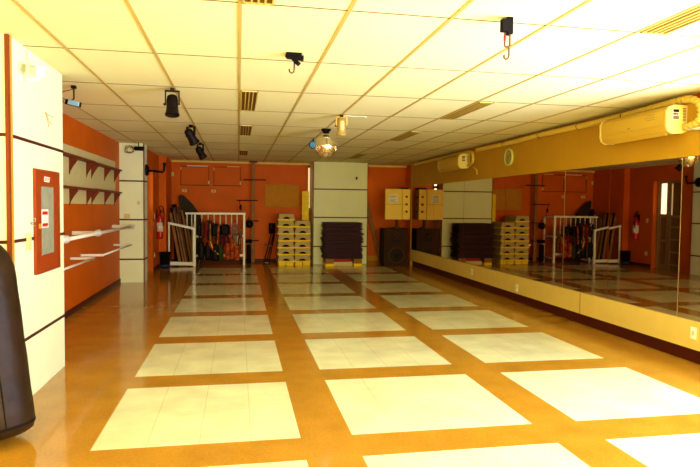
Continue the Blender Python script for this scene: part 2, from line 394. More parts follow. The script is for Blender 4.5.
# punching bag leaning by the left edge
bx, by = -1.37, 3.72
axis = Vector((-1.54 - bx, 3.84 - by, 1.15)).normalized()
rot = Vector((0, 0, 1)).rotation_difference(axis).to_euler()
t = thing('punching_bag', 'big dark brown leather punching bag leaning at the left edge', 'punching bag', (bx, by, 0.035), rot)
R = .195
prof = [(0.02, 0.0), (R * .75, .003), (R * .93, .02), (R, .06)]
for k in range(1, 10): prof.append((R * (1 + .008 * math.sin(k * 2.1)), .06 + k * .095))
prof += [(R * .985, .98), (R * .90, 1.05), (R * .72, 1.11), (R * .5, 1.145), (R * .3, 1.155), (0.02, 1.157)]
MB().lathe(prof, n=48).build('body', M['leather'], t, local=True)
sm = MB(); sm.lathe([(R * 1.004, .052), (R * 1.012, .06), (R * 1.004, .068)], n=48); sm.build('bottom_seam', M['blackmatte'], t, local=True)
sm = MB(); a0 = -1.0
sm.bar((R * math.cos(a0), R * math.sin(a0), .07), (R * math.cos(a0), R * math.sin(a0), .98), .006, .006); sm.build('side_seam', M['blackmatte'], t, local=True)
mk = MB()
for k in range(14):
    z = .62 - k * .022; a = -1.62 + .04 * math.sin(k * 1.7); b = a + .03 + .03 * (k % 3)
    mk.bar((1.005 * R * math.cos(a), 1.005 * R * math.sin(a), z), (1.005 * R * math.cos(b), 1.005 * R * math.sin(b), z - .012 * (k % 2)), .003, .004)
mk.build('printed_marking', M['paper'], t, local=True)
for s in (-1, 1):
    MB().tube([(s * .13, 0, 1.09), (s * .1, 0, 1.17), (s * .04, 0, 1.23), (0, 0, 1.25)], .008, 8).build('strap', M['blackmatte'], t, local=True)

# ------------------------------------------------------------ shelves on the left wall
tag(B(XL, XL + .018, 7.0, 10.66, 1.40, 2.125).build('backing_board', M['board'], bevel=.002), 'beige backing board behind the brown shelves on the orange wall', 'board')
def bracket(t, y, z, d=.095, h=.205):
    poly = [(XL + .018, z), (XL + .018, z - h)]
    for k in range(1, 7):
        a = k / 6; poly.append((XL + .018 + d * (a ** 1.15), z - h + h * .86 * (a ** .8)))
    poly.append((XL + .018 + d, z))
    MB().prism(poly, 'y', y - .016, y + .016).build('bracket', M['bracketwood'], t)
def shelf(y0, y1, z0, z1, brs, label):
    t = thing('wall_shelf', label, 'shelf', (XL + .1, y0, z0), group='brown wall shelves')
    MB().hexa([(XL + .018, y0, z0), (XL + .118, y0, z0), (XL + .118, y1, z1), (XL + .018, y1, z1), (XL + .018, y0, z0 + .028), (XL + .118, y0, z0 + .028), (XL + .118, y1, z1 + .028), (XL + .018, y1, z1 + .028)]).build('board', M['shelfwood'], t, bevel=.002)
    for y in brs: bracket(t, y, z0 + (z1 - z0) * (y - y0) / (y1 - y0))
shelf(6.95, 8.84, 1.97, 1.97, (7.87, 8.71), 'upper brown shelf nearer the camera on the orange wall')
shelf(8.87, 10.72, 1.965, 1.965, (8.99, 9.82, 10.56), 'upper brown shelf farther from the camera, next to the middle pillar')
shelf(6.95, 8.84, 1.585, 1.585, (7.87, 8.71), 'lower brown shelf nearer the camera on the orange wall')
shelf(8.87, 10.72, 1.59, 1.585, (8.99, 9.82, 10.56), 'lower brown shelf farther from the camera, next to the middle pillar')

# ------------------------------------------------------------ barres
t = thing('ballet_barre', 'thick upper white handrail along the orange left wall', 'handrail', (XL, 8.0, 1.03))
MB().tube([(-1.76, 5.9, 1.028), (-1.76, 10.45, 1.03)], .021, 14).build('rail', M['paint_white'], t)
for y in (6.55, 8.02, 10.45):
    MB().box(XL, -1.80, y + .0, y + .05, 1.005, 1.055).build('arm', M['paint_white'], t, bevel=.006)
    MB().lathe([(.022, -.16), (.032, -.10), (.045, -.02), (.045, .06), (.03, .10), (.02, .13)], (-1.77, y, 1.03), 14, 'y').build('elbow', M['paint_white'], t)
for y0, y1, arms, lab in ((5.9, 7.97, (6.4, 7.95), 'thin lower white handrail nearer the camera on the orange wall'), (8.43, 10.6, (8.45, 10.58), 'thin lower white handrail by the middle pillar')):
    t = thing('ballet_barre', lab, 'handrail', (XL, (y0 + y1) / 2, .715))
    MB().tube([(-1.80, y0, .712), (-1.80, y1, .712)], .013, 12).build('rail', M['paint_white'], t)
    for y in arms: MB().box(XL, -1.795, y - .015, y + .015, .695, .728).build('arm', M['paint_white'], t, bevel=.004)

# ------------------------------------------------------------ middle pillar things
tag(B(-2.0, -1.90, 11.075, 11.094, 1.14, 1.235).build('switch_box', M['board'], bevel=.003), 'cream switch box on the middle pillar above the handrail end', 'switch')
tag(B(-1.78, -1.73, 11.088, 11.1, 1.40, 1.46).build('switch_box', M['board'], bevel=.002), 'small pale square plate higher on the middle pillar', 'switch')
t = thing('stage_spotlight', 'small black spotlight with coiled cable at the middle pillar top', 'spotlight', (-1.76, 10.95, CH))
MB().tube([(-1.73, 10.95, CH), (-1.73, 10.95, 2.42)], .008, 8).build('bracket', M['black'], t)
MB().lathe([(.03, 0), (.038, .03), (.038, .13), (.042, .16)], (-1.80, 10.95, 2.385), 16, 'x').build('can', M['black'], t)
cp = []
for k in range(60):
    a = k * .42; rr = .07 + .02 * math.sin(k * .5); cp.append((-1.90 + rr * math.cos(a) + .02 * math.sin(k), 11.05 + .012 * math.sin(k * .9), 2.375 + rr * .8 * math.sin(a)))
MB().tube(cp, .0035, 6).build('cable', M['brown'], t)
t = thing('bag_bracket', 'black steel hanging bracket on the side of the middle pillar', 'bracket', (-1.66, 11.3, 2.05))
MB().lathe([(.105, 0), (.105, .02), (.08, .045), (.04, .055)], (-1.652, 11.28, 2.03), 20, 'x').build('wall_plate', M['black'], t)
MB().tube([(-1.61, 11.28, 2.02), (-1.36, 11.28, 2.0), (-1.34, 11.28, 2.03), (-1.33, 11.28, 2.14)], .022, 10).build('arm', M['black'], t)
MB().lathe([(.03, 0), (.03, .05)], (-1.33, 11.28, 2.12), 12, 'z').build('end_cap', M['black'], t)

# ------------------------------------------------------------ spotlights on the ceiling
def parcan(loc, rotz, tilt, label, m, s=1.0, yoke=.11):
    t = thing('stage_spotlight', label, 'spotlight', loc, (0, 0, rotz))
    MB().box(-.02 * s, .02 * s, -.02 * s, .02 * s, -.03, 0).build('mount', M['black'], t, local=True)
    y = MB(); w = .065 * s; h = yoke
    y.bar((-w - .006, 0, -.03), (w + .006, 0, -.03), .03 * s, .014).bar((-w, 0, -.03), (-w, 0, -.03 - h), .03 * s, .013, (1, 0, 0)).bar((w, 0, -.03), (w, 0, -.03 - h), .03 * s, .013, (1, 0, 0))
    y.build('yoke', m if m is M['goldmetal'] else M['black'], t, local=True)
    c = MB(); c.lathe([(.03 * s, .1 * s), (.05 * s, .085 * s), (.056 * s, .05 * s), (.057 * s, -.03 * s), (.066 * s, -.10 * s), (.072 * s, -.103 * s), (.072 * s, -.112 * s), (.06 * s, -.112 * s), (.055 * s, -.09 * s)], n=24)
    c.bm.transform(Matrix.Translation((0, 0, -.03 - h + .0)) @ Matrix.Rotation(tilt, 4, 'X'))
    o = c.build('can', m, t, local=True)
    k = MB().lathe([(.012 * s, -.085 * s), (.012 * s, -.06 * s)], (0, 0, -.03 - h), 10, 'x').build('knob', M['black'], t, local=True)
    return t
parcan((-.61, 5.78, CH), .1, -.25, 'black stage spotlight nearest the camera, largest of the left row', M['black'], .93, .125)
parcan((-.64, 8.35, CH), -.7, .7, 'black stage spotlight in the middle of the left row', M['black'], 1.02, .12)
parcan((-.66, 10.7, CH), -.7, .7, 'black stage spotlight farthest along the left row, nearest the back wall', M['black'], 1.02, .13)
t = parcan((1.20, 6.95, CH), -.2, .2, 'gold metal spotlight on the ceiling right of the disco ball', M['goldmetal'], .95, .10)
MB().tube([(0, 0, -.02), (.06, .0, -.008), (.15, .05, -.01), (.26, .02, -.012), (.3, .03, -.02)], .004, 6).build('cable', M['paint_white'], t, local=True)
t = thing('stage_spotlight', 'tiny round spotlight with blue lens left of the disco ball', 'spotlight', (1.18, 9.5, CH))
MB().tube([(1.18, 9.5, CH), (1.18, 9.5, 2.43)], .01, 8).build('bracket', M['black'], t)
MB().lathe([(.045, .10), (.06, .04), (.062, 0), (.055, 0)], (1.165, 9.42, 2.385), 20, 'y').build('can', M['black'], t)
MB().lathe([(.05, 0), (.05, .01)], (1.165, 9.412, 2.385), 20, 'y').build('lens', M['blue'], t)

# ------------------------------------------------------------ disco ball
t = thing('disco_ball', 'mirrored disco ball hanging from a small black motor', 'disco ball', (1.207, 8.27, CH))
MB().lathe([(.045, 0), (.045, .03), (.068, .032), (.068, .06)], (1.207, 8.27, CH - .06), 20).build('motor', M['black'], t)
MB().tube([(1.207, 8.27, CH - .055), (1.207, 8.27, 2.40)], .005, 8).build('rod', M['steel'], t)
b = MB(); bmesh.ops.create_uvsphere(b.bm, u_segments=40, v_segments=24, radius=.155)
fs = list(b.bm.faces); bmesh.ops.inset_individual(b.bm, faces=[f for f in fs if len(f.verts) == 4], thickness=.0012, depth=.0012)
rr = random.Random(3)
b.bm.transform(Matrix.Translation((1.207, 8.27, 2.252)))
b.build('ball', M['facet'], t)
MB().lathe([(.03, 0), (.03, .012), (.01, .014)], (1.207, 8.27, 2.40), 16).build('top_cap', M['steel'], t)

# ------------------------------------------------------------ ceiling hooks
t = thing('ceiling_hook', 'black ceiling plate with small hook in the middle of the ceiling', 'hook', (.38, 4.3, CH))
MB().box(.33, .44, 4.24, 4.36, CH - .012, CH).build('plate', M['blackmatte'], t)
MB().bar((.335, 4.30, CH - .015), (.455, 4.28, CH - .03), .06, .028).bar((.37, 4.29, CH - .02), (.42, 4.27, CH - .075), .05, .03).build('bracket', M['blackmatte'], t)
def hook(pts, r, m, t, name='hook'): return MB().tube(pts, r, 8).build(name, m, t)
x, y, z = .39, 4.28, CH - .08
hook([(x, y, z + .02), (x, y, z - .03), (x - .005, y, z - .05), (x - .02, y, z - .058), (x - .034, y, z - .048), (x - .036, y, z - .03)], .006, M['hookmetal'], t)
t = thing('ceiling_hook', 'black steel ceiling block with chain link and hook at upper right', 'hook', (1.50, 3.2, CH))
MB().box(1.50, 1.535, 3.18, 3.23, CH - .095, CH).build('block', M['blackmatte'], t, bevel=.003)
MB().box(1.465, 1.498, 3.17, 3.21, CH - .085, CH - .015).build('side_plate', M['blackmatte'], t, bevel=.003)
x, y, z = 1.508, 3.2, CH - .125
lk = MB(); pts = [(x + .016 * math.cos(a) , y, z + (.028 if math.sin(a) > 0 else -.028) + .014 * math.sin(a)) for a in [2 * PI * k / 20 for k in range(21)]]
lk.tube(pts, .006, 8, cap=False).build('chain_link', M['hookmetal'], t)
MB().tube([(x - .017, y - .003, z + .022), (x - .017, y - .003, z - .008)], .008, 8).build('red_sleeve', M['red'], t)
z -= .052
hook([(x + .002, y, z + .018), (x + .012, y, z + .005), (x + .012, y, z - .038), (x + .006, y, z - .054), (x - .006, y, z - .058), (x - .017, y, z - .05), (x - .018, y, z - .035)], .006, M['hookmetal'], t)

# ------------------------------------------------------------ air conditioners
def aircon(y0, y1, label):
    t = thing('air_conditioner', label, 'air conditioner', (XR, (y0 + y1) / 2, 2.12))
    def sec(s=0.0):
        return [(XR, 2.14 + s), (XR - .05, 2.12 + s), (XR - .15, 2.115 + s), (XR - .195, 2.14 + s), (XR - .215 + s, 2.19), (XR - .215 + s, 2.33), (XR - .19 + s, 2.365 - s), (XR - .14, 2.385 - s), (XR, 2.385 - s)]
    MB().prism(sec(.004), 'y', y0 + .03, y1 - .03).build('body', M['ac'], t)
    MB().prism(sec(0), 'y', y0, y0 + .03).build('end_cap', M['ac_end'], t, bevel=.004)
    MB().prism(sec(0), 'y', y1 - .03, y1).build('end_cap', M['ac_end'], t, bevel=.004)
    MB().box(XR - .2175, XR - .212, y0 + .05, y1 - .05, 2.20, 2.33).build('front_panel', M['ac'], t, bevel=.002)
    MB().hexa([(XR - .15, y0 + .08, 2.108), (XR - .14, y0 + .08, 2.112), (XR - .14, y1 - .08, 2.112), (XR - .15, y1 - .08, 2.108), (XR - .206, y0 + .08, 2.160), (XR - .198, y0 + .08, 2.164), (XR - .198, y1 - .08, 2.164), (XR - .206, y1 - .08, 2.160)]).build('air_flap', M['ac'], t)
    MB().box(XR - .205, XR - .201, y0 + .05, y1 - .05, 2.334, 2.337).build('intake_line', M['dark_trim'], t)
    l = MB().box(XR - .155, XR - .085, y0 - .0015, y0, 2.245, 2.345).build('label', M['paper'], t)
    MB().box(XR - .15, XR - .09, y0 - .0025, y0 - .0015, 2.315, 2.34).build('label_heading', M['black'], l)
    MB().box(XR - .15, XR - .115, y0 - .0025, y0 - .0015, 2.29, 2.308).build('label_mark', M['redcloth'], l)
    MB().box(XR - .11, XR - .10, y0 - .0025, y0 - .0015, 2.29, 2.308).build('label_mark', M['black'], l)
    MB().box(XR - .15, XR - .09, y0 - .0025, y0 - .0015, 2.25, 2.282).build('label_text', M['ink'], l)
    v = MB()
    for k in range(9): v.box(XR - .048, XR - .015, y0 - .0015, y0, 2.235 + k * .014, 2.242 + k * .014)
    v.build('side_vent', M['brown'], t)
    return t
t = aircon(4.86, 5.90, 'large cream air conditioner above the near mirrors at right')
pr = MB()
for k in range(3): pr.box(XR - .2185, XR - .2172, 5.02 - .0, 5.14 + .02 * (k % 2), 2.31 - k * .022, 2.314 - k * .022)
pr.box(XR - .2185, XR - .2172, 5.38, 5.42, 2.222, 2.23)
pr.build('front_print', M['ink'], t)
aircon(10.12, 11.25, 'smaller looking far air conditioner above the mirrors, left of the clock')
def corrug(pts, r, amp, step=.012):
    P = [Vector(p) for p in pts]; out = []; rs = []
    # smooth path through Catmull-Rom
    def cr(a, b, c, d, u): return .5 * ((2 * b) + (-a + c) * u + (2 * a - 5 * b + 4 * c - d) * u * u + (-a + 3 * b - 3 * c + d) * u ** 3)
    k = 0
    for i in range(len(P) - 1):
        a, b, c, d = P[max(i - 1, 0)], P[i], P[i + 1], P[min(i + 2, len(P) - 1)]
        nn = max(2, int((c - b).length / step))
        for u in range(nn):
            out.append(cr(a, b, c, d, u / nn)); rs.append(r + amp * (1 if k % 4 < 2 else -1)); k += 1
    out.append(P[-1]); rs.append(r)
    return out, rs
t = thing('refrigerant_pipe', 'wrapped cream pipe running along the mirror wall top from near air conditioner', 'pipe', (XR, 8.0, 2.41))
o, rs = corrug([(4.06, 9.7, 2.415), (4.065, 8.5, 2.41), (4.06, 7.4, 2.418), (4.065, 6.4, 2.412), (4.06, 5.5, 2.42), (4.055, 4.95, 2.432), (4.06, 4.78, 2.425), (4.06, 4.67, 2.36), (4.06, 4.645, 2.27), (4.06, 4.69, 2.20), (4.065, 4.84, 2.175)], .031, .0045, .011)
MB().tube(o, rs, 14).build('insulation', M['duct'], t)
tt = MB()
for yy in (8.65, 7.55, 6.6, 5.75): tt.lathe([(.036, -.006), (.036, .006)], (4.062, yy, 2.413), 14, 'y')
tt.build('tie', M['black'], t)
MB().tube([(4.07, 4.84, 2.16), (4.07, 4.6, 2.14), (4.07, 4.3, 2.08), (4.07, 4.05, 2.05)], .016, 10).build('drain_pipe', M['paint_white'], t)
t = thing('refrigerant_pipe', 'wrapped cream pipe looping at the far air conditioner', 'pipe', (XR, 11.0, 2.41))
o, rs = corrug([(4.06, 13.4, 2.42), (4.06, 12.0, 2.42), (4.06, 10.5, 2.42), (4.05, 9.98, 2.405), (4.05, 9.86, 2.33), (4.055, 9.88, 2.22), (4.06, 10.1, 2.17)], .026, .004, .014)
MB().tube(o, rs, 12).build('insulation', M['duct'], t)
MB().tube([(4.07, 10.1, 2.15), (4.07, 9.9, 2.14), (4.07, 9.72, 2.07), (4.07, 9.7, 1.99)], .012, 8).build('drain_pipe', M['duct'], t)
# clock
t = thing('wall_clock', 'round wall clock with yellow green rim above the mirrors', 'clock', (XR, 8.5, 2.19))
MB().lathe([(.13, 0), (.137, -.02), (.13, -.04), (.112, -.04), (.111, -.01)], (XR - .002, 8.5, 2.195), 32, 'x').build('rim', M['clockrim'], t)
MB().lathe([(.110, -.012), (.110, -.027)], (XR - .002, 8.5, 2.195), 32, 'x').build('face', M['clockface'], t)
for k in range(12):
    a = k * PI / 6; MB().bar((XR - .029, 8.5 + .088 * math.sin(a), 2.195 + .088 * math.cos(a)), (XR - .029, 8.5 + .102 * math.sin(a), 2.195 + .102 * math.cos(a)), .006, .002).build('hour_mark', M['black'], t)
MB().bar((XR - .031, 8.5, 2.195), (XR - .031, 8.46, 2.24), .006, .002).build('hour_hand', M['black'], t)
MB().bar((XR - .032, 8.5, 2.195), (XR - .032, 8.56, 2.13), .004, .002).build('minute_hand', M['black'], t)
# outlets in the strip
for i, (y, z, s) in enumerate(((9.86, .275, 'on the strip under the mirrors, farthest from the camera'), (8.14, .225, 'on the strip under the mirrors, second from the far end'), (4.66, .29, 'on the strip under the mirrors at the right edge'))):
    t = thing('wall_outlet', 'white outlet plate ' + s, 'outlet', (XR - .02, y, z), group='outlets under the mirrors')
    MB().box(-.006, 0, -.035, .035, -.055, .055).build('plate', M['paint_white'], t, local=True, bevel=.002)
    MB().box(-.008, -.006, -.012, .012, -.02, .02).build('socket', M['board'], t, local=True)

# ------------------------------------------------------------ back wall, left
for a, b_, s in ((-1.385, -.713, 'left'), (-.60, .05, 'right')):
    t = thing('wall_frame', 'thin empty rectangular frame on the back wall, the %s of two' % s, 'frame', ((a + b_) / 2, YB, 1.89))
    MB().box(a, a + .012, YB - .018, YB, 1.89, 2.345).box(b_ - .012, b_, YB - .018, YB, 1.89, 2.345).box(a, b_, YB - .018, YB, 1.885, 1.90).box(a, b_, YB - .018, YB, 2.34, 2.355).build('frame', M['dark_trim'], t)
    MB().box(a + .15 if s == 'left' else a + .32, b_ - .02, YB - .024, YB - .016, 2.35, 2.368).build('bright_edge', M['board' if s == 'right' else 'paint_white'], t)
    MB().box(b_ - .02, b_ + .012, YB - .024, YB - .016, 1.92, 2.0).build('latch', M['board'], t)
    MB().box(a - .002, a + .014, YB - .022, YB - .016, 2.26, 2.33).build('hinge', M['board'], t)
for x, s in ((-1.295, 'left'), (-.60, 'right')):
    t = thing('wall_outlet', 'small cream outlet under the %s empty frame on the back wall' % s, 'outlet', (x, YB, 1.755))
    MB().box(-.055, .055, -.012, 0, -.035, .035).build('plate', M['board'], t, local=True, bevel=.003)
    MB().box(-.02, .02, -.015, -.012, -.012, .012).build('socket', M['ink'], t, local=True)
tag(B(-1.598, -1.54, YB - .012, YB, 2.10, 2.20).build('wall_switch', M['board'], bevel=.002), 'small cream switch high in the left corner of the orange back wall', 'switch')
# tan board
t = thing('pin_board', 'plain tan rounded board on the orange back wall', 'board', (1.07, YB, 1.37))
MB().box(.65, 1.51, YB - .02, YB, 1.375, 1.95).build('panel', M['tan'], t, bevel=.008)
for x in (.72, 1.44): MB().lathe([(.01, 0), (.01, -.006)], (x, YB - .02, 1.40), 10, 'y').build('screw', M['brown'], t)
# fire extinguisher
t = thing('fire_extinguisher', 'red fire extinguisher with white label on the orange side wall', 'fire extinguisher', (-1.685, 13.460, .66))
MB().lathe([(.05, 0), (.062, .01), (.066, .04), (.066, .42), (.06, .48), (.04, .52), (.025, .53), (.025, .57)], (-1.685, 13.460, .66), 20).build('cylinder', M['red'], t)
lb = MB(); lb.lathe([(.067, .16), (.067, .36)], (-1.685, 13.460, .66), 20); lb.build('label', M['paper'], t)
MB().box(-1.70, -1.62, 13.430, 13.470, 1.235, 1.26).bar((-1.69, 13.450, 1.27), (-1.60, 13.440, 1.31), .02, .01).build('handle', M['black'], t)
MB().tube([(-1.66, 13.440, 1.24), (-1.70, 13.410, 1.34), (-1.66, 13.380, 1.38), (-1.60, 13.370, 1.33), (-1.585, 13.370, 1.15), (-1.60, 13.370, .95)], .011, 8).build('hose', M['black'], t)
B(-1.76, -1.745, 13.410, 13.51, 1.1, 1.3).build('wall_hanger', M['black'], t)
# trash bin
t = thing('trash_bin', 'black plastic trash bin in the left back corner', 'bin', (-1.61, 13.72, 0))
MB().lathe([(.095, .0), (.105, .02), (.12, .33), (.13, .335), (.13, .35), (.112, .35), (.1, .03)], (-1.61, 13.72, 0), 24).build('body', M['black'], t)
lb = MB().lathe([(.1075, .02), (.1115, .07)], (-1.61, 13.72, 0), 24).build('base_band', M['navy'], t); lb['label'] = 'bluish lower band'
# ------------------------------------------------------------ leaning boards and their frame
t = thing('board_rack', 'white tubular frame with slanting top holding leaning boards', 'rack', (-1.27, 13.9, 0))
fy = 13.9
MB().tube([(-1.545, fy, 0), (-1.545, fy, 1.005)], .022, 10).build('post', M['paint_white'], t)
MB().box(-1.015, -.955, fy - .03, fy + .03, 0, .88).build('post', M['paint_white'], t, bevel=.004)
MB().bar((-1.565, fy, .995), (-.955, fy, .86), .04, .05).build('top_rail', M['paint_white'], t)
MB().bar((-1.545, fy, .075), (-.97, fy, .06), .04, .075).build('bottom_rail', M['paint_white'], t)
sr = MB(); sr.bar((-1.04, fy, .86), (-1.04, 14.6, .95), .03, .04).bar((-1.04, fy, .06), (-1.04, 14.6, .06), .03, .04)
sr.build('side_rail', M['paint_white'], t)
for k in range(5): MB().tube([(-1.04, fy + .13 + k * .13, .06), (-1.04, fy + .13 + k * .13, .88 + k * .015)], .011, 8).build('bar', M['paint_white'], t)
bd = [(-1.53, -1.30, 1.22, 'wood', 'yellowish'), (-1.52, -1.27, 1.33, 'blackmatte', 'black'), (-1.49, -1.24, 1.26, 'wood', 'yellowish'), (-1.46, -1.22, 1.34, 'wood_dark', 'dark brown'), (-1.42, -1.19, 1.18, 'wood', 'light brown'),
      (-1.39, -1.16, 1.36, 'wood_dark', 'dark brown'), (-1.35, -1.13, 1.25, 'blackmatte', 'black'), (-1.31, -1.10, 1.28, 'wood', 'reddish brown'), (-1.27, -1.07, 1.15, 'wood_dark', 'dark brown'), (-1.22, -1.04, 1.08, 'wood', 'short brown')]
nth = ['leftmost and nearest', 'second from the left', 'third from the left', 'fourth from the left', 'fifth from the left', 'fifth from the right', 'fourth from the right', 'third from the right', 'second from the right', 'rightmost']
for k, (xt, xb, h, m, c_) in enumerate(bd):
    y = 13.98 + k * .042
    tag(MB().bar((xb, y, .012), (xt, y + .1, h), .058, .022, (0, 1, 0)).build('leaning_plank', M[m], bevel=.003), '%s plank leaning inside the slanted white frame, %s' % (c_, nth[k]), 'plank', 'planks leaning in the frame')
# dark pointed board
poly = [(-1.10, .02), (-.84, .02), (-.86, 1.0), (-.93, 1.2), (-1.08, 1.42), (-1.28, 1.62), (-1.37, 1.66), (-1.41, 1.60), (-1.38, 1.38), (-1.30, 1.1)]
tag(MB().prism(poly, 'y', 14.70, 14.73).build('pointed_board', M['grey_board'], bevel=.005), 'tall dark grey pointed board leaning behind the white rack', 'board')
tag(MB().bar((-1.46, 14.80, .01), (-1.53, 14.88, 1.42), .11, .05, (0, 1, 0)).build('padded_board', M['blackmatte'], bevel=.01), 'black padded board standing in the left back corner', 'board')
tag(MB().bar((-.90, 14.0, .015), (-1.02 + .2, 14.2, .52), .012, .012).build('stick', M['steel']), 'thin metal stick leaning low beside the white frame post', 'stick')
# ------------------------------------------------------------ railing rack
t = thing('railing_rack', 'long white railing rack with vertical bars and hanging gear', 'rack', (-.55, 14.1, 0))
ry = 14.1
MB().bar((-1.20, ry, 1.21), (.165, ry, 1.215), .04, .045).build('top_rail', M['paint_white'], t)
MB().bar((-.96, ry, .685), (.13, ry, .69), .03, .05).build('middle_rail', M['paint_white'], t)
MB().bar((-.96, ry, .23), (.13, ry, .235), .03, .05).build('bottom_rail', M['paint_white'], t)
MB().box(.11, .16, ry - .025, ry + .025, 0, 1.2).build('post', M['paint_white'], t, bevel=.004)
MB().box(-1.005, -.965, ry - .02, ry + .02, 0, 1.2).build('post', M['paint_white'], t, bevel=.004)
for x in (-1.163, -1.06, -.83, -.69, -.555, -.42, -.285, -.157, -.03):
    MB().tube([(x, ry, .71 if x > -.9 else .9), (x, ry, 1.20)], .0115, 8).build('bar', M['paint_white'], t)
e = MB(); e.bar((.135, ry, 1.20), (.135, 14.62, 1.20), .03, .035).bar((.135, ry, .69), (.135, 14.62, .69), .03, .035).bar((.135, ry, .12), (.135, 14.62, .12), .03, .035).bar((.135, 14.62, 0), (.135, 14.62, 1.2), .035, .035)
e.build('end_frame', M['paint_white'], t)

for k_, c_ in (('g_red', lin(130, 24, 10)), ('g_orange', lin(190, 80, 16)), ('g_black', lin(22, 9, 6)), ('g_brown', lin(80, 36, 14)), ('g_pink', lin(160, 110, 96)), ('g_tan', lin(150, 96, 40)), ('g_green', lin(50, 62, 16))):
    M[k_] = mat('gear_' + k_[2:], c_, 0.6, noise=0.85, nscale=14, bump=0.4, bscale=30)
def lump(name, x, y, ztop, w, h, d, m, label, cat, flare=.0, sway=0.0, group='gear hanging on the railing rack'):
    mb = MB(); n = 16; rings = []
    w *= 1.05; h *= 1.0
    pf = [(.25, 0), (.6, .02), (.85, .1), (1 - flare, .3), (.92, .5), (1.0, .7), (1.02 + flare, .85), (.85, .96), (.4, 1.0)]
    rnd = random.Random(int((x + 9) * 1000 + ztop * 77))
    for r, u in pf:
        j = 1 + rnd.uniform(-.12, .12); cx = x + sway * u
        rings.append([mb.bm.verts.new((cx + w / 2 * r * j * math.cos(2 * PI * k / n), y + d / 2 * r * math.sin(2 * PI * k / n) * (1 + .15 * math.sin(3 * k)), ztop - h * u)) for k in range(n)])
    for i in range(len(rings) - 1):
        for k in range(n):
            f = mb.bm.faces.new([rings[i][k], rings[i][(k + 1) % n], rings[i + 1][(k + 1) % n], rings[i + 1][k]]); f.smooth = True
    mb.bm.faces.new(rings[0][::-1]); mb.bm.faces.new(rings[-1])
    t = thing(name, label, cat, (x, y, ztop), group=group)
    mb.build('body', m, t)
    MB().tube([(x, y, ztop - .01), (x - .01, y, ztop + .03), (x, 14.1 - .03, ztop + .05), (x + .01, 14.1, ztop + .04)], .006, 6).build('loop', M['blackmatte'], t)
    return t
fyy = 14.02
L = [  # name, x, ztop, w, h, d, mat, label
 ('boxing_glove', -.80, 1.02, .11, .36, .10, 'g_red', 'red leather glove hanging at the left end of the white railing', 'glove', .1),
 ('hanging_strap', -.88, .98, .07, .30, .05, 'g_black', 'black strap at the far left of the railing beside the red glove', 'strap', 0),
 ('gear_bag', -.66, 1.06, .15, .46, .11, 'g_brown', 'brown and black gear bag hanging left of the railing middle', 'bag', .05),
 ('hanging_jacket', -.50, .98, .20, .30, .12, 'g_black', 'black folded jacket hanging near the railing middle', 'jacket', 0),
 ('hanging_jacket', -.30, .97, .20, .26, .12, 'g_black', 'black jacket hanging right of the railing middle, left of the striped towel', 'jacket', 0),
 ('hanging_towel', -.45, .80, .11, .38, .07, 'g_brown', 'brown towel hanging under the middle of the railing', 'towel', 0),
 ('boxing_glove', -.27, .76, .12, .28, .11, 'g_red', 'dull red glove hanging under the black jackets', 'glove', .1),
 ('hanging_towel', -.08, 1.00, .14, .48, .08, 'g_pink', 'pinkish grey towel hanging near the right end of the railing', 'towel', 0),
 ('hanging_strap', .06, .85, .06, .50, .05, 'g_tan', 'tan strap hanging by the right white post', 'strap', 0),
 ('shin_guard', -.83, .58, .14, .42, .10, 'g_black', 'black shin guard low at the left of the railing', 'shin guard', 0),
 ('shin_guard', -.68, .56, .15, .42, .11, 'g_black', 'black shin guard low beside the striped rope', 'shin guard', 0),
 ('gear_bag', -.52, .52, .16, .40, .12, 'g_black', 'black gear bag low behind the yellow and red rope', 'bag', 0),
 ('gear_bag', -.40, .50, .13, .36, .10, 'g_green', 'dark green gear bag low in the middle of the railing', 'bag', 0),
 ('boxing_glove', -.24, .54, .10, .38, .10, 'g_orange', 'orange glove hanging low, leftmost of the three orange ones', 'glove', .1),
 ('boxing_glove', -.14, .62, .10, .46, .11, 'g_orange', 'orange glove hanging low, middle of the three orange ones', 'glove', .05),
 ('boxing_glove', -.03, .48, .12, .34, .12, 'g_orange', 'orange glove hanging low, rightmost beside the silver bottle', 'glove', .1),
 ('hanging_towel', -.36, .72, .07, .36, .05, 'g_red', 'narrow red towel hanging in the railing middle', 'towel', 0),
]
for i, (nm, x, zt, w, h, d, m, lab, cat, fl) in enumerate(L):
    lump(nm, x, fyy - .07 * (i % 2) - (.13 if zt < .7 else 0), zt, w, h, d, M[m], lab, cat, fl)
rs_ = random.Random(5)
cols = ['g_black', 'g_brown', 'g_red', 'g_tan', 'g_black', 'g_orange']
words = ['black', 'brown', 'red', 'tan', 'black', 'orange']
spots = ['beside the left white bar', 'left of the brown gear bag', 'right of the brown gear bag', 'between the two jackets', 'over the black jackets', 'left of the pinkish towel', 'right of the pinkish towel', 'below the brown gear bag', 'above the green bag', 'below the dull red glove', 'near the silver bottle', 'by the right post']
for k in range(12):
    x = -.90 + k * .09 + rs_.uniform(-.02, .02); z0 = (1.0 if k < 7 else .72) + rs_.uniform(-.06, .05); ln = rs_.uniform(.30, .55)
    sw = rs_.uniform(-.05, .05); y = 13.84 - .012 * (k % 3)
    o = MB().bar((x, y, z0), (x + sw * .4, y - .01, z0 - ln * .5), .035, .008, (0, 1, 0)).bar((x + sw * .4, y - .01, z0 - ln * .5), (x + sw, y, z0 - ln), .03, .008, (0, 1, 0)).bar((x, y, z0), (x, 14.08, z0 + .05), .02, .008)
    tag(o.build('hanging_strap', M[cols[k % 6]]), 'narrow %s strap hanging on the railing %s' % (words[k % 6], spots[k]), 'strap', 'gear hanging on the railing rack')
t = thing('striped_rope', 'coiled yellow and red striped rope hanging low on the railing', 'rope', (-.55, 13.88, .5))
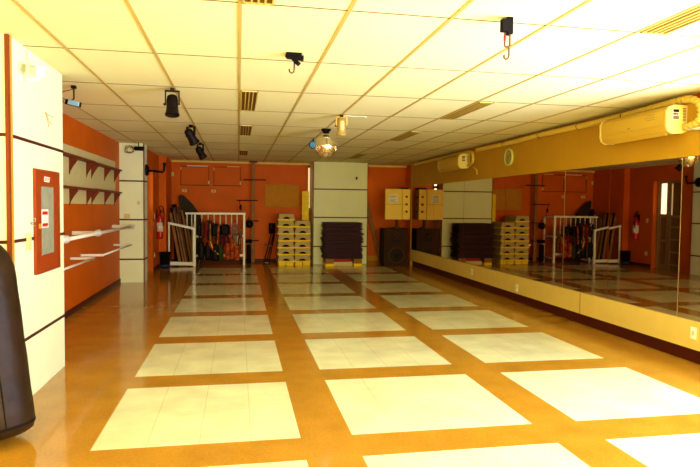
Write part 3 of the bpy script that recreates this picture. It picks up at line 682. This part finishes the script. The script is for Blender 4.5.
MB().tube([(-.63, 13.80, .58), (-.58, 13.79, .45), (-.52, 13.78, .36), (-.45, 13.79, .28)], .014, 8).build('yellow_rope', M['yellow'], t)
MB().tube([(-.67, 13.80, .56), (-.62, 13.79, .46), (-.57, 13.78, .38), (-.54, 13.79, .33)], .014, 8).build('red_rope', M['red'], t)
t = thing('water_bottle', 'silver bottle hanging near the right post of the railing', 'bottle', (.0, 13.93, .5))
MB().lathe([(.03, 0), (.036, .01), (.036, .17), (.02, .2), (.015, .22)], (.0, 13.90, .50), 14).build('body', M['paper'], t)
MB().lathe([(.018, 0), (.018, .025)], (.0, 13.90, .715), 12).build('cap', M['black'], t)
MB().tube([(.0, 13.9, .735), (.0, 13.95, .8), (0, 14.07, .72)], .004, 6).build('loop', M['black'], t)
# ------------------------------------------------------------ pole stand
t = thing('peg_pole', 'tall upright pole with crossbars between floor and ceiling at the back wall', 'pole', (.357, 14.7, 0))
MB().box(.315, .40, 14.68, 14.74, 0, CH).build('pole', M['wood'], t, bevel=.004)
MB().box(.26, .46, 14.62, 14.78, CH - .03, CH).build('top_plate', M['dark_trim'], t)
MB().box(.26, .46, 14.62, 14.78, 0, .015).build('base_plate', M['dark_trim'], t)
for x0_, x1_, z in ((.12, .67, 2.035), (-.04, .47, 1.53), (.16, .49, 1.03), (.16, .49, .545)):
    MB().tube([(x0_, 14.665, z), (x1_, 14.665, z + .004)], .013, 8).build('crossbar', M['dark_trim'], t)
t = thing('hanging_strap', 'black strap hanging from the second crossbar of the pole', 'strap', (.03, 14.66, 1.52))
MB().tube([(.03, 14.65, 1.52), (.035, 14.64, 1.42), (.05, 14.64, 1.33), (.07, 14.64, 1.26)], .008, 8).build('cord', M['black'], t)
MB().lathe([(.02, 0), (.028, .05), (.02, .12)], (.05, 14.64, 1.31), 10).build('handle', M['black'], t)
b = MB(); bmesh.ops.create_uvsphere(b.bm, u_segments=20, v_segments=12, radius=.095)
for f in b.bm.faces: f.smooth = True
b.bm.transform(Matrix.Translation((.26, 14.52, .96)))
t = thing('punch_ball', 'black ball hanging beside the pole, right of the railing', 'ball', (.26, 14.52, 1.05))
b.build('ball', M['black'], t)
MB().tube([(.26, 14.54, 1.04), (.24, 14.6, 1.12), (.22, 14.665, 1.03)], .006, 6).build('cord', M['black'], t)
tag(B(.17, .33, 14.5, 14.62, .50, .585).build('shelf_block', M['blackmatte'], bevel=.006), 'black block beside the railing end, under the black ball', 'block')
tag(B(.20, .30, 14.45, 14.6, 0, .46).build('standing_bag', M['blackmatte'], bevel=.03), 'black bag standing on the floor between railing and pole', 'bag')
# folded black stand
t = thing('folded_stand', 'folded black metal stand leaning left of the step stacks', 'stand', (.70, 14.5, 0))
for a, b_ in (((.60, 14.35, 0), (.86, 14.7, .95)), ((.66, 14.35, 0), (.90, 14.72, .88)), ((.72, 14.4, 0), (.88, 14.7, .70))):
    MB().tube([a, b_], .014, 8).build('leg', M['black'], t)
MB().tube([(.58, 14.33, .04), (.80, 14.35, .03)], .012, 8).build('foot_bar', M['steel'], t)
MB().bar((.62, 14.42, .46), (.80, 14.5, .43), .02, .03).build('clamp', M['steel'], t)
MB().box(.74, .90, 14.70, 14.76, .72, .98).build('panel', M['blackmatte'], t, bevel=.01)

# ------------------------------------------------------------ step stacks
def make_step(loc, label):
    t = thing('step_platform', label, 'exercise step', loc, group='stacked exercise steps')
    w = .193; L_ = .62
    poly = [(-w, .036), (-w * .86, .160), (w * .86, .160), (w, .036), (.085, .036)]
    for k in range(1, 8): a = PI * k / 8; poly.append((.085 * math.cos(a), .036 + .055 * math.sin(a)))
    poly.append((-.085, .036))
    MB().prism(poly, 'y', 0, L_).build('platform', M['grey_step'], t, local=True)
    MB().box(-w, w, 0.002, L_ - .002, 0, .036).build('yellow_base', M['yellow'], t, local=True)
    arc = [(.084, .0362)] + [(.084 * math.cos(PI * k / 8), .0362 + .054 * math.sin(PI * k / 8)) for k in range(1, 8)] + [(-.084, .0362)]
    MB().prism(arc, 'y', .03, L_ - .03).build('grip_recess', M['blackmatte'], t, local=True)
    return t
H = .165; base_l, base_r = .075, .075
num = ['bottom', 'second from the floor', 'third from the floor', 'fourth from the floor', 'fifth from the floor', 'sixth from the floor', 'top']
proto = None
for side, cx, nn in (('left', 1.11, 7), ('right', 1.50, 6)):
    for k in range(nn):
        nmz = num[k] if k < nn - 1 else 'top'
        lab = 'grey and yellow exercise step, %s of the %s stack' % (nmz, side)
        loc = (cx + .006 * math.sin(k * 2.3 + nn), 13.95 + .01 * math.sin(k * 1.7), .075 + k * H)
        if proto is None: proto = make_step(loc, lab)
        else: dup(proto, loc, label=lab)
def riser(loc, label, group, w=.18, d=.36, h=.072):
    t = thing('step_riser', label, 'riser block', loc, group=group)
    MB().box(-w / 2, w / 2, 0, d, 0, h * .86).build('block', M['yellow'], t, local=True, bevel=.004)
    MB().box(-w / 2 + .012, w / 2 - .012, .012, d - .012, h * .86, h).build('raised_top', M['yellow'], t, local=True, bevel=.002)
    return t
for i, (x, s) in enumerate(((1.02, 'left end under the left stack'), (1.205, 'right part under the left stack'), (1.41, 'left part under the right stack'), (1.598, 'right end under the right stack'))):
    riser((x, 13.95, 0), 'yellow riser block on the floor, ' + s, 'risers under the step stacks', .17, .6, .075)
ords = ['bottom', 'second', 'third', 'fourth', 'fifth', 'sixth', 'seventh', 'eighth', 'ninth', 'tenth', 'eleventh']
for k in range(21):
    lab = 'yellow riser block in the tall pile behind the step stacks, ' + ('bottom one' if k == 0 else 'topmost' if k == 20 else ords[k] + ' from the floor' if k < 11 else ords[20 - k] + ' from the top')
    loc = (1.635 + .004 * math.sin(k * 3), 14.60, k * .085)
    if k == 0: p = riser(loc, lab, 'yellow risers in the tall pile', .17, .3, .085)
    else: dup(p, loc, label=lab)
# ------------------------------------------------------------ mats on their pallet
num2 = ['bottom', 'second from bottom', 'third from bottom', 'fourth from bottom', 'fifth from bottom', 'sixth from bottom', 'seventh from bottom', 'seventh from top', 'sixth from top', 'fifth from top', 'fourth from top', 'third from top', 'second from top', 'top']
for s, x0_, x1_ in (('left', 2.02, 2.22), ('right', 2.70, 2.90)):
    t = thing('riser_block', 'brown and yellow block under the %s end of the purple mats' % s, 'block', ((x0_ + x1_) / 2, 13.75, 0), group='blocks under the mats')
    MB().box(x0_, x1_, 13.72, 14.2, 0, .06).build('yellow_base', M['yellow'], t, bevel=.003)
    MB().box(x0_ + .003, x1_ - .003, 13.725, 14.2, .06, .172).build('upper_block', M['wood'], t, bevel=.003)
tag(B(2.23, 2.69, 13.85, 14.15, .0, .09).build('white_box', M['board'], bevel=.004), 'flat pale box on the floor between the blocks under the mats', 'box')
tag(B(2.25, 2.67, 13.88, 14.12, .09, .168).build('pink_mat', M['redcloth'], bevel=.01), 'folded reddish mat under the purple mats', 'mat')
rr = random.Random(11); z = .174
for k in range(14):
    h = .0618; dx = rr.uniform(-.02, .02); ww = .945 + rr.uniform(-.04, .03)
    cx = 2.455 + dx; yy = 13.72 + rr.uniform(-.01, .02)
    t = thing('exercise_mat', 'dark purple folded mat, %s of the pile in front of the back pillar' % num2[k], 'mat', (cx, yy, z), group='piled purple mats')
    def slab(z0, z1, e):
        poly = [(-ww / 2 + e, z0), (ww / 2 - e, z0), (ww / 2 - .004, z0 + .006), (ww / 2 + .004, (z0 + z1) / 2), (ww / 2 - .004, z1 - .006), (ww / 2 - e, z1), (-ww / 2 + e, z1), (-ww / 2 + .004, z1 - .006), (-ww / 2 - .004, (z0 + z1) / 2), (-ww / 2 + .004, z0 + .006)]
        return MB().prism(poly, 'y', 0, .5)
    slab(0.002, h * .47, .018 + rr.uniform(0, .01)).build('lower_fold', M['purple'], t, local=True, bevel=.004)
    slab(h * .53, h - .004, .022 + rr.uniform(0, .015)).build('upper_fold', M['purple'], t, local=True, bevel=.004)
    z += h
tag(MB().box(2.785, 2.835, 14.27, 14.294, 2.06, 2.11).build('wall_sensor', M['paper']), 'tiny white sensor high on the back pillar', 'sensor')
tag(MB().box(2.837, 2.875, 14.275, 14.294, 2.075, 2.14).build('sensor_bracket', M['blackmatte']), 'tiny black bracket beside the white sensor on the back pillar', 'bracket')
t = thing('glowing_squares', 'dark panel with two glowing squares for daylight on the back pillar side', 'light', (3.14, 14.8, 1.95))  # bright squares taken as daylight through glass, built as glowing panels
MB().box(3.14, 3.16, 14.62, 14.92, 1.80, 2.12).build('housing', M['dark_trim'], t)
MB().box(3.16, 3.165, 14.68, 14.88, 1.98, 2.08).build('glow_square', M['lightpane'], t); MB().box(3.16, 3.165, 14.68, 14.88, 1.83, 1.91).build('glow_square', M['lightpane'], t)

# ------------------------------------------------------------ alcove
t = thing('floor_speaker', 'large black loudspeaker on the floor beside the far end of the mirrors', 'speaker', (3.723, 13.830, 0))
MB().box(3.413, 4.003, 13.650, 14.110, 0, .90).build('cabinet', M['grille'], t, bevel=.008)
def ring(cx, cz, r, w, y, m, nm): return MB().lathe([(r, 0), (r, -.012), (r - w, -.012), (r - w, 0)], (cx, y, cz), 32, 'y').build(nm, m, t)
ring(3.723, .26, .19, .018, 13.650, M['wood_dark'], 'woofer_ring')
MB().lathe([(.17, -.002), (.12, .0), (.05, .004), (.04, -.012), (.0001, -.018)], (3.723, 13.645, .26), 32, 'y').build('woofer_cone', M['cone'], t)
ring(3.723, .76, .05, .012, 13.650, M['wood_dark'], 'tweeter_ring')
MB().lathe([(.038, -.002), (.02, -.01), (.0001, -.012)], (3.723, 13.648, .76), 20, 'y').build('tweeter', M['cone'], t)
MB().box(3.603, 3.843, 13.642, 13.652, .56, .64).build('horn', M['cone'], t, bevel=.004)
for x in (3.523, 3.833): MB().lathe([(.018, 0), (.018, -.006)], (x, 13.650, .52), 12, 'y').build('port', M['cone'], t)
t = thing('metal_cabinet', 'cream metal cabinet with paper notice standing on a short neck above the loudspeaker', 'cabinet', (3.75, 13.75, .9))
MB().box(3.68, 3.84, 13.72, 13.92, .9, .93).tube([(3.76, 13.82, .93), (3.76, 13.82, 1.13)], .04, 14).build('neck', M['wood_dark'], t, bevel=.004)
X1, X2, X3 = 3.395, 3.80, 4.00
MB().box(X1 + .10, X2 - .01, 13.525, 13.95, 1.125, 1.835).build('body', M['cab'], t, bevel=.004)
d = MB().box(X1, X2, 13.50, 13.523, 1.12, 1.84).build('door', M['cab'], t, bevel=.003)
MB().box(X1, X2, 13.497, 13.501, 1.475, 1.482).build('joint_line', M['brown'], d)
MB().box(X1 + .09, X1 + .30, 13.495, 13.500, 1.51, 1.71).build('paper_notice', M['paper'], d)
for k in range(8):
    if k != 4: MB().box(X1 + .11, X1 + .28 - .03 * (k % 3), 13.493, 13.496, 1.53 + k * .021, 1.537 + k * .021).build('printed_line', M['ink'], d)
sp = MB().box(X2 + .012, X3, 13.505, 13.95, 1.12, 1.84).build('side_panel', M['cab'], t, bevel=.003)
for z in (1.31, 1.48, 1.66): MB().lathe([(.03, 0), (.03, -.012), (.018, -.03), (.018, -.04)], ((X2 + X3) / 2 + .01, 13.505, z), 14, 'y').build('knob', M['redwood'], sp)
for z in (1.31, 1.48, 1.66): MB().lathe([(.024, 0), (.024, .012), (.015, .03)], (X3, 13.6, z), 14, 'x').build('knob', M['redwood'], sp)
tag(MB().box(3.78, 3.98, 13.62, 13.9, 1.841, 1.88).build('flat_case', M['blackmatte'], bevel=.005), 'flat black case on top of the cream metal cabinet', 'case')
tag(MB().bar((3.22, 14.88, 1.62), (3.60, 14.80, .02), .10, .035, (0, 1, 0)).build('leaning_board', M['wood'], bevel=.003), 'long brown board leaning across the alcove wall behind the speaker', 'board')
t = thing('wall_outlet', 'small cream outlet low on the side wall near the recessed door', 'outlet', (-1.76, 13.13, .33))
MB().box(0, .01, -.04, .04, -.05, .05).build('plate', M['board'], t, local=True)
t = thing('wall_switch', 'small cream switch on the side wall next to the recessed door', 'switch', (-1.76, 13.13, 1.15))
MB().box(0, .01, -.035, .035, -.055, .055).build('plate', M['board'], t, local=True)

# ------------------------------------------------------------ light
def area(name, loc, rot, sx, sy, power, col):
    l = bpy.data.lights.new(name, 'AREA'); l.shape = 'RECTANGLE'; l.size = sx; l.size_y = sy; l.energy = power; l.color = col
    o = bpy.data.objects.new(name, l); C.objects.link(o); o.location = loc; o.rotation_euler = rot; return o
DAY = (.83, .99, 1.38)
WARM = (1.0, .79, .26)      # amber tint added to the rear light to fill the far end
area('daylight_side_window', (4.17, .7, 1.37), (0, PI / 2, 0), 1.95, 6.6, 350, DAY)
area('rear_amber_fill', (.6, YN - .02, 1.38), (PI / 2, 0, 0), 6.2, 1.85, 620, WARM)  # added amber fill for the far wall and pillars, set at the unseen rear window
area('terrace_glow', (5.3, .2, .1), (0, math.radians(155), 0), 1.6, 5.5, 900, DAY)
w = bpy.data.worlds.new('World'); bpy.context.scene.world = w; w.use_nodes = True
w.node_tree.nodes['Background'].inputs['Color'].default_value = (.90, 1, .92, 1)
w.node_tree.nodes['Background'].inputs['Strength'].default_value = 1.0

# ------------------------------------------------------------ camera
cam = bpy.data.cameras.new('camera'); co = bpy.data.objects.new('camera', cam); C.objects.link(co)
f, yaw, pitch, roll = 590.55, 0.1871, -0.0447, 0.0118
cam.sensor_width = 36.0; cam.lens = 36.0 * f / 700.0; cam.clip_start = .05; cam.clip_end = 100
F_ = Vector((math.sin(yaw) * math.cos(pitch), math.cos(yaw) * math.cos(pitch), math.sin(pitch)))
R_ = Vector((math.cos(yaw), -math.sin(yaw), 0)); U_ = R_.cross(F_)
# image roll
R2 = R_ * math.cos(roll) - U_ * math.sin(roll) * -1 * -1
R2 = (R_ * math.cos(roll) + U_ * math.sin(roll)).normalized(); U2 = R2.cross(F_)
mw = Matrix((R2, U2, -F_)).transposed().to_4x4(); mw.translation = Vector((0, 0, 1.4005)); co.matrix_world = mw
sc = bpy.context.scene; sc.camera = co
sc.view_settings.view_transform = 'Standard'; sc.view_settings.look = 'None'; sc.view_settings.gamma = 1.0; sc.view_settings.exposure = 0.0
sc.view_settings.use_curve_mapping = False
